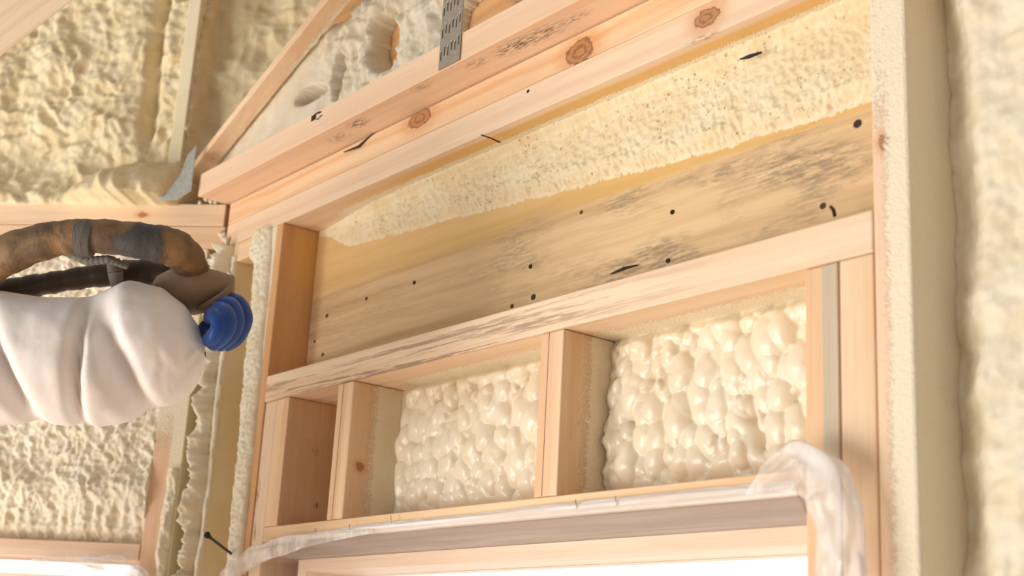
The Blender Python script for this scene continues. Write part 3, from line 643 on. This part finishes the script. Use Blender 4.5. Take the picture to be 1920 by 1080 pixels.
# main window film: stapled along the low plate, gathered lower at the left corner
top = lambda x: np.interp(x, [.01, .05, .12, .3, .5, .62, .85, 1.0], [-.262, -.244, -.236, -.231, -.2305, -.229, -.228, -.230])
film_strip('plastic_film', 'W', [lambda x: (-.0015, top(x)), lambda x: (-.007, top(x)-.004), lambda x: (-.006, min(top(x)-.010, -.242)), lambda x: (.006, min(top(x)-.014, -.258)), lambda x: (.026, -.266), lambda x: (.030, -.34), lambda x: (.036, -.7), lambda x: (.036, -1.24)], .004, .991, M_FILM, 'clear plastic film over the main window, wrinkled along the low plate', 3, 220)
film_strip('plastic_film', 'L', [lambda x: (-.0015, -.246), lambda x: (-.010, -.250), lambda x: (-.012, -.262), lambda x: (.004, -.280), lambda x: (.03, -.30), lambda x: (.036, -.5), lambda x: (.036, -1.24)], -.88, -.078, M_FILM, 'plastic film over the angled wall window under its pine plate', 5, 160)
# ruffle gathering: a loose twisted roll following a path
def ruffle(name, frame, path, wid, mat, label, seed, turns=5, n=120, m_=44, flat=.45, parent=None):
    path = np.array(path, float); t = np.linspace(0, 1, len(path)); T = np.linspace(0, 1, n)
    P = np.stack([np.interp(T, t, path[:, k]) for k in range(3)], -1)
    for _ in range(6): P[1:-1] = (P[:-2]+2*P[1:-1]+P[2:])/4
    D = np.gradient(P, axis=0); D /= np.linalg.norm(D, axis=1)[:, None]
    yv = np.array([0, 1, 0]); S = np.cross(D, yv); S /= np.linalg.norm(S, axis=1)[:, None]
    W = np.interp(T, np.linspace(0, 1, len(wid)), wid)
    th = np.linspace(0, 2*math.pi, m_)
    TT, TH = np.meshgrid(T, th, indexing='ij')
    r = 1+.38*(ridged(TH/math.pi*turns*.5+TT*2, TT*3.0, seed, 3)-.5)*2+.15*np.sin(TH*turns+TT*9)
    r[:, -1] = r[:, 0]
    X = P[:, None, :]+S[:, None, :]*(W[:, None]*np.cos(TH)*r)[..., None]+yv*(W[:, None]*flat*np.sin(TH)*r)[..., None]
    X[:, -1] = X[:, 0]
    return grid_obj(name, frame, TT, TH, X[..., 0], X[..., 1], X[..., 2], mat, parent=parent) if label is None else tag(grid_obj(name, frame, TT, TH, X[..., 0], X[..., 1], X[..., 2], mat), label, 'plastic film')
pt = lambda px, py, y: on_w(px, py, y)
ruffle('bunched_film', 'W', [pt(1400, 925, -.022), pt(1440, 895, -.026), pt(1495, 870, -.03), pt(1545, 900, -.032), pt(1568, 985, -.032), pt(1575, 1080, -.032), pt(1580, 1260, -.03)], [.002, .010, .016, .020, .019, .018, .018], M_FILM_B, 'loose plastic bunched over the upper right corner of the window', 4)
ruffle('bunched_film', 'W', [pt(420, 1085, -.018), pt(470, 1045, -.018), pt(530, 1022, -.016), pt(600, 1008, -.014), pt(700, 996, -.010)], [.012, .012, .010, .006, .002], M_FILM_B, 'plastic gathered at the left corner of the main window', 9)
ruffle('bunched_film', 'L', [on_l(60, 1050, -.012), on_l(150, 1052, -.016), on_l(220, 1058, -.018), on_l(262, 1085, -.018), on_l(275, 1200, -.014)], [.002, .006, .012, .012, .010], M_FILM_B, 'plastic gathered at the right corner of the angled wall window', 13)
M_STAPLE = NT('staple_steel').fin(lin((190, 186, 180)), .3, metal=.8)
for px, py, lb in ((515, 1015, 'staple nearest the gathered plastic at the film left corner'), (592, 998, 'second staple from the left along the film edge'), (655, 990, 'staple below the foot of the short left cripple stud'), (733, 975, 'staple below the left bubbled foam bay'), (1080, 946, 'staple just right of the foot of the middle cripple stud'), (1155, 940, 'rightmost staple, below the larger foam bay')):
    q = on_w(px, py, -.0105); tube('staple', [q+(-.001, 0, .005), q, q+(.001, 0, -.004)], .0006, M_STAPLE, label=lb, cat='staple', group='staples along the low plate')

# ================================================================== PERSON
def cloth(name, c, c2, fold=1):
    s = NT(name); P, xyz = s.pos(); n = s.noise(P, 16, 3, .5, .4); f = s.noise(P, 900, 1)
    return s.fin(s.mix(s.ss(n, .3, .75), lin(c), lin(c2)), .75, s.bump(s.math('ADD', n, s.math('MULTIPLY', f, .05)), .35, .01), .2, sheen=.1)
M_SUIT = cloth('white_coverall_cloth', (240, 232, 228), (232, 222, 216)); M_GLOVE = cloth('grey_tan_knit', (150, 124, 100), (128, 102, 80))
M_BLUE = cloth('blue_rubber', (42, 78, 150), (30, 58, 120)); M_BLUE.node_tree.nodes['Principled BSDF'].inputs['Roughness'].default_value = .35
M_PATCH = NT('worn_glove_patch').fin(lin((150, 146, 132)), .6)
AT = 1.50
def ap(px, py, t=AT): return at(px, py, t)-np.array([0, 0, Z0])
root = bpy.data.objects.new('person', None); COL.objects.link(root)
rp = ap(-420, 800, 1.52); root.location = (rp[0], rp[1], 0); PM[root.name] = Matrix.Translation((rp[0], rp[1], 0))
tag(root, 'person in a white coverall reaching in from the left with a hose in gloved hand', 'person')
# body, one continuous skinned figure
def skin(name, verts, edges, radii, mat, parent, sub=2, rootv=0):
    me = bpy.data.meshes.new(name); o0 = np.array([rp[0], rp[1], -Z0])
    me.from_pydata([tuple(np.array(v)-o0) for v in verts], edges, []); me.update()
    o = bpy.data.objects.new(name, me); COL.objects.link(o); o.parent = parent; me.materials.append(mat)
    sk = o.modifiers.new('skin', 'SKIN'); sk.use_smooth_shade = True
    for i, d in enumerate(me.skin_vertices[0].data): r = radii[i]; d.radius = r if isinstance(r, tuple) else (r, r); d.use_root = (i == rootv)
    ss_ = o.modifiers.new('sub', 'SUBSURF'); ss_.levels = sub; ss_.render_levels = sub
    return o
sh = ap(-330, 980, 1.56)            # right shoulder, below left of the frame
el = ap(-60, 740, 1.53)
bx, by = sh[0], sh[1]; dirb = np.array([-.70, -.71, 0])   # shoulder line away from the camera's view
pel = np.array([bx, by, 0])+dirb*.20; sz = sh[2]
vv = [(*pel[:2], sz-.52), (*pel[:2], sz-.30), (*pel[:2], sz-.08), (*pel[:2], sz+.06), (*pel[:2], sz+.14), (*pel[:2], sz+.24), tuple(sh), tuple(sh*.45+el*.55), tuple(np.array([*pel[:2], 0])+dirb*.2+(0, 0, sz)), tuple(np.array([*pel[:2], 0])+dirb*.27+(0, 0, sz-.28)), tuple(np.array([*pel[:2], 0])+dirb*.24+np.array([.1, .05, sz-.50])),
      tuple(pel-dirb*.10+(0, 0, sz-.60)), tuple(pel-dirb*.12+(0, 0, -Z0+.46)), tuple(pel-dirb*.13+(0, 0, -Z0+.09)), tuple(pel+dirb*.10+(0, 0, sz-.60)), tuple(pel+dirb*.12+(0, 0, -Z0+.46)), tuple(pel+dirb*.13+(0, 0, -Z0+.09)),
      tuple(pel-dirb*.13+np.array([.12, -.1, 0])*0+np.array([-.10, .12, -Z0+.045])), tuple(pel+dirb*.13+np.array([-.10, .12, -Z0+.045]))]
ee = [(0, 1), (1, 2), (2, 3), (3, 4), (4, 5), (2, 6), (6, 7), (2, 8), (8, 9), (9, 10), (0, 11), (11, 12), (12, 13), (0, 14), (14, 15), (15, 16), (13, 17), (16, 18)]
rr = [(.17, .13), (.16, .12), (.19, .12), .06, .085, .085, .085, .075, .085, .07, .05, .12, .085, .06, .12, .085, .06, .05, .05]
skin('coverall', vv, ee, rr, M_SUIT, root)
# face in the hood opening, turned toward the wall being sprayed
M_SKIN = NT('skin').fin(lin((206, 158, 128)), .5, sss=.1); M_LENS = NT('goggle_lens').fin(lin((70, 74, 78)), .1, spec=.8)
fd = np.array([-.45, .80, .35]); fd /= np.linalg.norm(fd); fr_ = np.cross(fd, (0, 0, 1)); fr_ /= np.linalg.norm(fr_); fu = np.cross(fr_, fd); hc_ = np.array([*pel[:2], sz+.19])
def face_bit(name, c, r3, mat, nose=False):
    bm = bmesh.new(); bmesh.ops.create_uvsphere(bm, u_segments=28, v_segments=20, radius=1)
    V = []
    for v in bm.verts:
        x, y, z = v.co
        if nose:
            k = math.exp(-((x/.16)**2+((z+.10)/.26)**2))*(y > 0); m1 = math.exp(-((x/.35)**2+((z+.48)/.05)**2))*(y > 0); ey = sum(math.exp(-(((x-s*.36)/.17)**2+((z-.12)/.12)**2)) for s in (-1, 1))*(y > 0)
            y += .28*k-.07*m1-.10*ey
        V.append(hc_+fr_*(c[0]+x*r3[0])+fd*(c[1]+y*r3[1])+fu*(c[2]+z*r3[2]))
    Fc = [[q.index for q in f.verts] for f in bm.faces]; bm.free(); return mesh_obj(name, V, Fc, mat, root, 'W', True)
face_bit('face', (0, .040, 0), (.062, .068, .090), M_SKIN, True)
for s_e in (-1, 1): face_bit('eye', (s_e*.022, .094, .010), (.011, .009, .009), M_LENS)
# forearm sleeve: loft with gathered folds
cen = [(-330, 800), (-220, 760), (-120, 715), (0, 668), (90, 678), (180, 680), (250, 656), (310, 650), (350, 655), (374, 660), (385, 664)]
hal = [112, 122, 128, 128, 120, 124, 133, 112, 84, 48, 6]
nn = 110; m_ = 72
cx_ = np.interp(np.linspace(0, 1, nn), np.linspace(0, 1, len(cen)), [c[0] for c in cen])
cy_ = np.interp(cx_, [c[0] for c in cen], [c[1] for c in cen]); hh = np.interp(cx_, [c[0] for c in cen], hal)
for _ in range(3): cy_[1:-1] = (cy_[:-2]+2*cy_[1:-1]+cy_[2:])/4; hh[1:-1] = (hh[:-2]+2*hh[1:-1]+hh[2:])/4
C3 = np.array([ap(cx_[i], cy_[i], AT+.05*max(0, (100-cx_[i])/430)) for i in range(nn)])
up = U_*.99-R_*.08; fw_ = F_
th = np.linspace(0, 2*math.pi, m_); TT, TH = np.meshgrid(np.arange(nn)/nn, th, indexing='ij')
XX = cx_[:, None]+0*TH
fold = 0
for fx, tilt, w_, d_ in ((28, -38, 20, .020), (168, 16, 13, .018), (236, -34, 24, .024), (-90, 20, 30, .014)):
    fold = fold-d_*np.exp(-((XX-fx-tilt*np.cos(TH))/w_)**2)*np.clip(.25+.75*np.cos(TH-1.9), 0, 1)
fold = fold+.006*(fbm(TT*14, TH*2.2, 5, 3)-.5)
fold = fold*np.clip(hh[:, None]/60, 0, 1)
rad = hh[:, None]*AT/FPX+fold*.6
rad[:, -1] = rad[:, 0]; depth = .82+0*TT
pc = np.clip(hh[:, None]*AT/FPX, 0, .08)
S3 = C3[:, None, :]+up*(rad*np.cos(TH))[..., None]-fw_*((pc*depth+fold*1.5)*np.sin(TH))[..., None]
S3[:, -1] = S3[:, 0]
grid_obj('sleeve', 'W', TT, TH, S3[..., 0], S3[..., 1], S3[..., 2], M_SUIT, parent=root)
# gloved hand: back and palm, four curled fingers and a thumb
tg = AT+.045
def gp_(px, py, dt=0): return tuple(ap(px, py, tg+dt)+np.array([0, 0, 0]))
gv = [gp_(335, 560, .01), gp_(362, 526), gp_(402, 550), gp_(405, 590), gp_(352, 492, .01)]
skin('glove', gv, [(0, 1), (1, 2), (2, 3), (1, 4)], [(.040, .032), (.054, .036), (.044, .030), (.034, .024), (.042, .030)], M_GLOVE, root, 2)
fingers = [[(418, 562, -.01), (446, 566, -.02), (461, 600, -.03), (446, 632, -.035), (414, 652, -.04)],
           [(410, 572, -.02), (434, 572, -.04), (447, 602, -.05), (432, 632, -.055), (402, 652, -.05)],
           [(402, 584, -.03), (421, 582, -.055), (432, 606, -.065), (418, 632, -.065), (392, 650, -.055)],
           [(394, 596, -.035), (408, 592, -.06), (416, 610, -.07), (405, 630, -.07), (386, 642, -.055)]]
for fg in fingers:
    skin('finger', [gp_(*q) for q in fg], [(0, 1), (1, 2), (2, 3), (3, 4)], [.0115, .0115, .0110, .0105, .0085], M_BLUE, root, 2)
skin('finger', [gp_(385, 610, -.01), gp_(398, 634, -.035), gp_(412, 622, -.055)], [(0, 1), (1, 2)], [.013, .012, .009], M_BLUE, root, 2)
skin('palm', [gp_(392, 590, .0), gp_(420, 590, -.005), gp_(405, 625, -.002)], [(0, 1), (1, 2)], [(.022, .018)]*3, M_BLUE, root, 2)
# hoses held in the hand
def hose_mat():
    s = NT('brown_hose_sleeve'); P, xyz = s.pos(); n = s.noise(P, 22, 3, .6, .5); k = s.noise(s.vm('MULTIPLY', P, (1, 1, 1)).outputs[0], 9, 2)
    w1 = s.noise(P, 260, 2)
    c = s.mix(s.ss(n, .35, .65), lin((150, 116, 78)), lin((98, 78, 60))); c = s.mix(s.ss(k, .52, .60), c, lin((78, 74, 72)))
    return s.fin(c, .6, s.bump(s.math('ADD', n, s.math('MULTIPLY', w1, .2)), .5, .006), .3)
M_HOSE = hose_mat(); M_HOSED = NT('dark_rubber').fin(lin((70, 56, 44)), .5); M_TAPE = cloth('grey_tape', (128, 124, 116), (104, 98, 90))
hz = bpy.data.objects.new('spray_hose', None); COL.objects.link(hz); hp = ap(100, 470, AT); hz.location = (hp[0], hp[1], hp[2]+Z0); PM[hz.name] = Matrix.Translation(hz.location)
tag(hz, 'brown wrapped spray hose arching over the white sleeve into the glove', 'hose')
def path(pts, n=60):
    pts = np.array(pts, float); t = np.linspace(0, 1, len(pts)); T = np.linspace(0, 1, n); Q = np.stack([np.interp(T, t, pts[:, k]) for k in range(pts.shape[1])], -1)
    for _ in range(10): Q[1:-1] = (Q[:-2]+2*Q[1:-1]+Q[2:])/4
    return Q
def hose(name, pts, r0, mat, wrink=.06, bands=()):
    Q = path(pts, 90); C_ = [ap(q[0], q[1], q[2]) for q in Q]; rads = [q[3]*q[2]/FPX*(1+wrink*(math.sin(i*.9)*.5+math.sin(i*2.3)*.3)) for i, q in enumerate(Q)]
    return tube(name, C_, rads, mat, hz, 'W', 20)
patch = [gp_(418, 628, -.062), gp_(430, 618, -.062), gp_(437, 604, -.062)]
skin('glove_patch', patch, [(0, 1), (1, 2)], [.0075, .0085, .006], M_PATCH, root, 2)
hose('outer_sheath', [(-340, 760, 1.60, 34), (-180, 600, 1.56, 36), (-60, 520, 1.52, 38), (30, 468, 1.50, 38), (110, 445, 1.49, 33), (190, 442, 1.49, 32), (270, 452, 1.49, 34), (325, 462, 1.50, 36), (352, 485, 1.52, 34), (365, 520, 1.54, 28)], 0, M_HOSE)
hose('inner_hose', [(-200, 640, 1.60, 22), (-40, 560, 1.58, 24), (40, 540, 1.57, 22), (110, 528, 1.56, 20), (190, 515, 1.56, 22), (270, 510, 1.56, 26), (330, 520, 1.56, 24), (352, 530, 1.56, 20)], 0, M_HOSED, .10)
hose('tape_wrap', [(146, 446, 1.49, 35), (162, 446, 1.49, 36), (176, 448, 1.49, 35)], 0, M_TAPE, .02)
hose('tie', [(212, 486, 1.53, 13), (216, 510, 1.53, 14), (220, 536, 1.54, 12)], 0, M_TAPE, .05)
hose('loose_cord', [(118, 472, 1.50, 6), (165, 490, 1.50, 9), (205, 486, 1.50, 8), (240, 500, 1.51, 6)], 0, M_TAPE, .1)
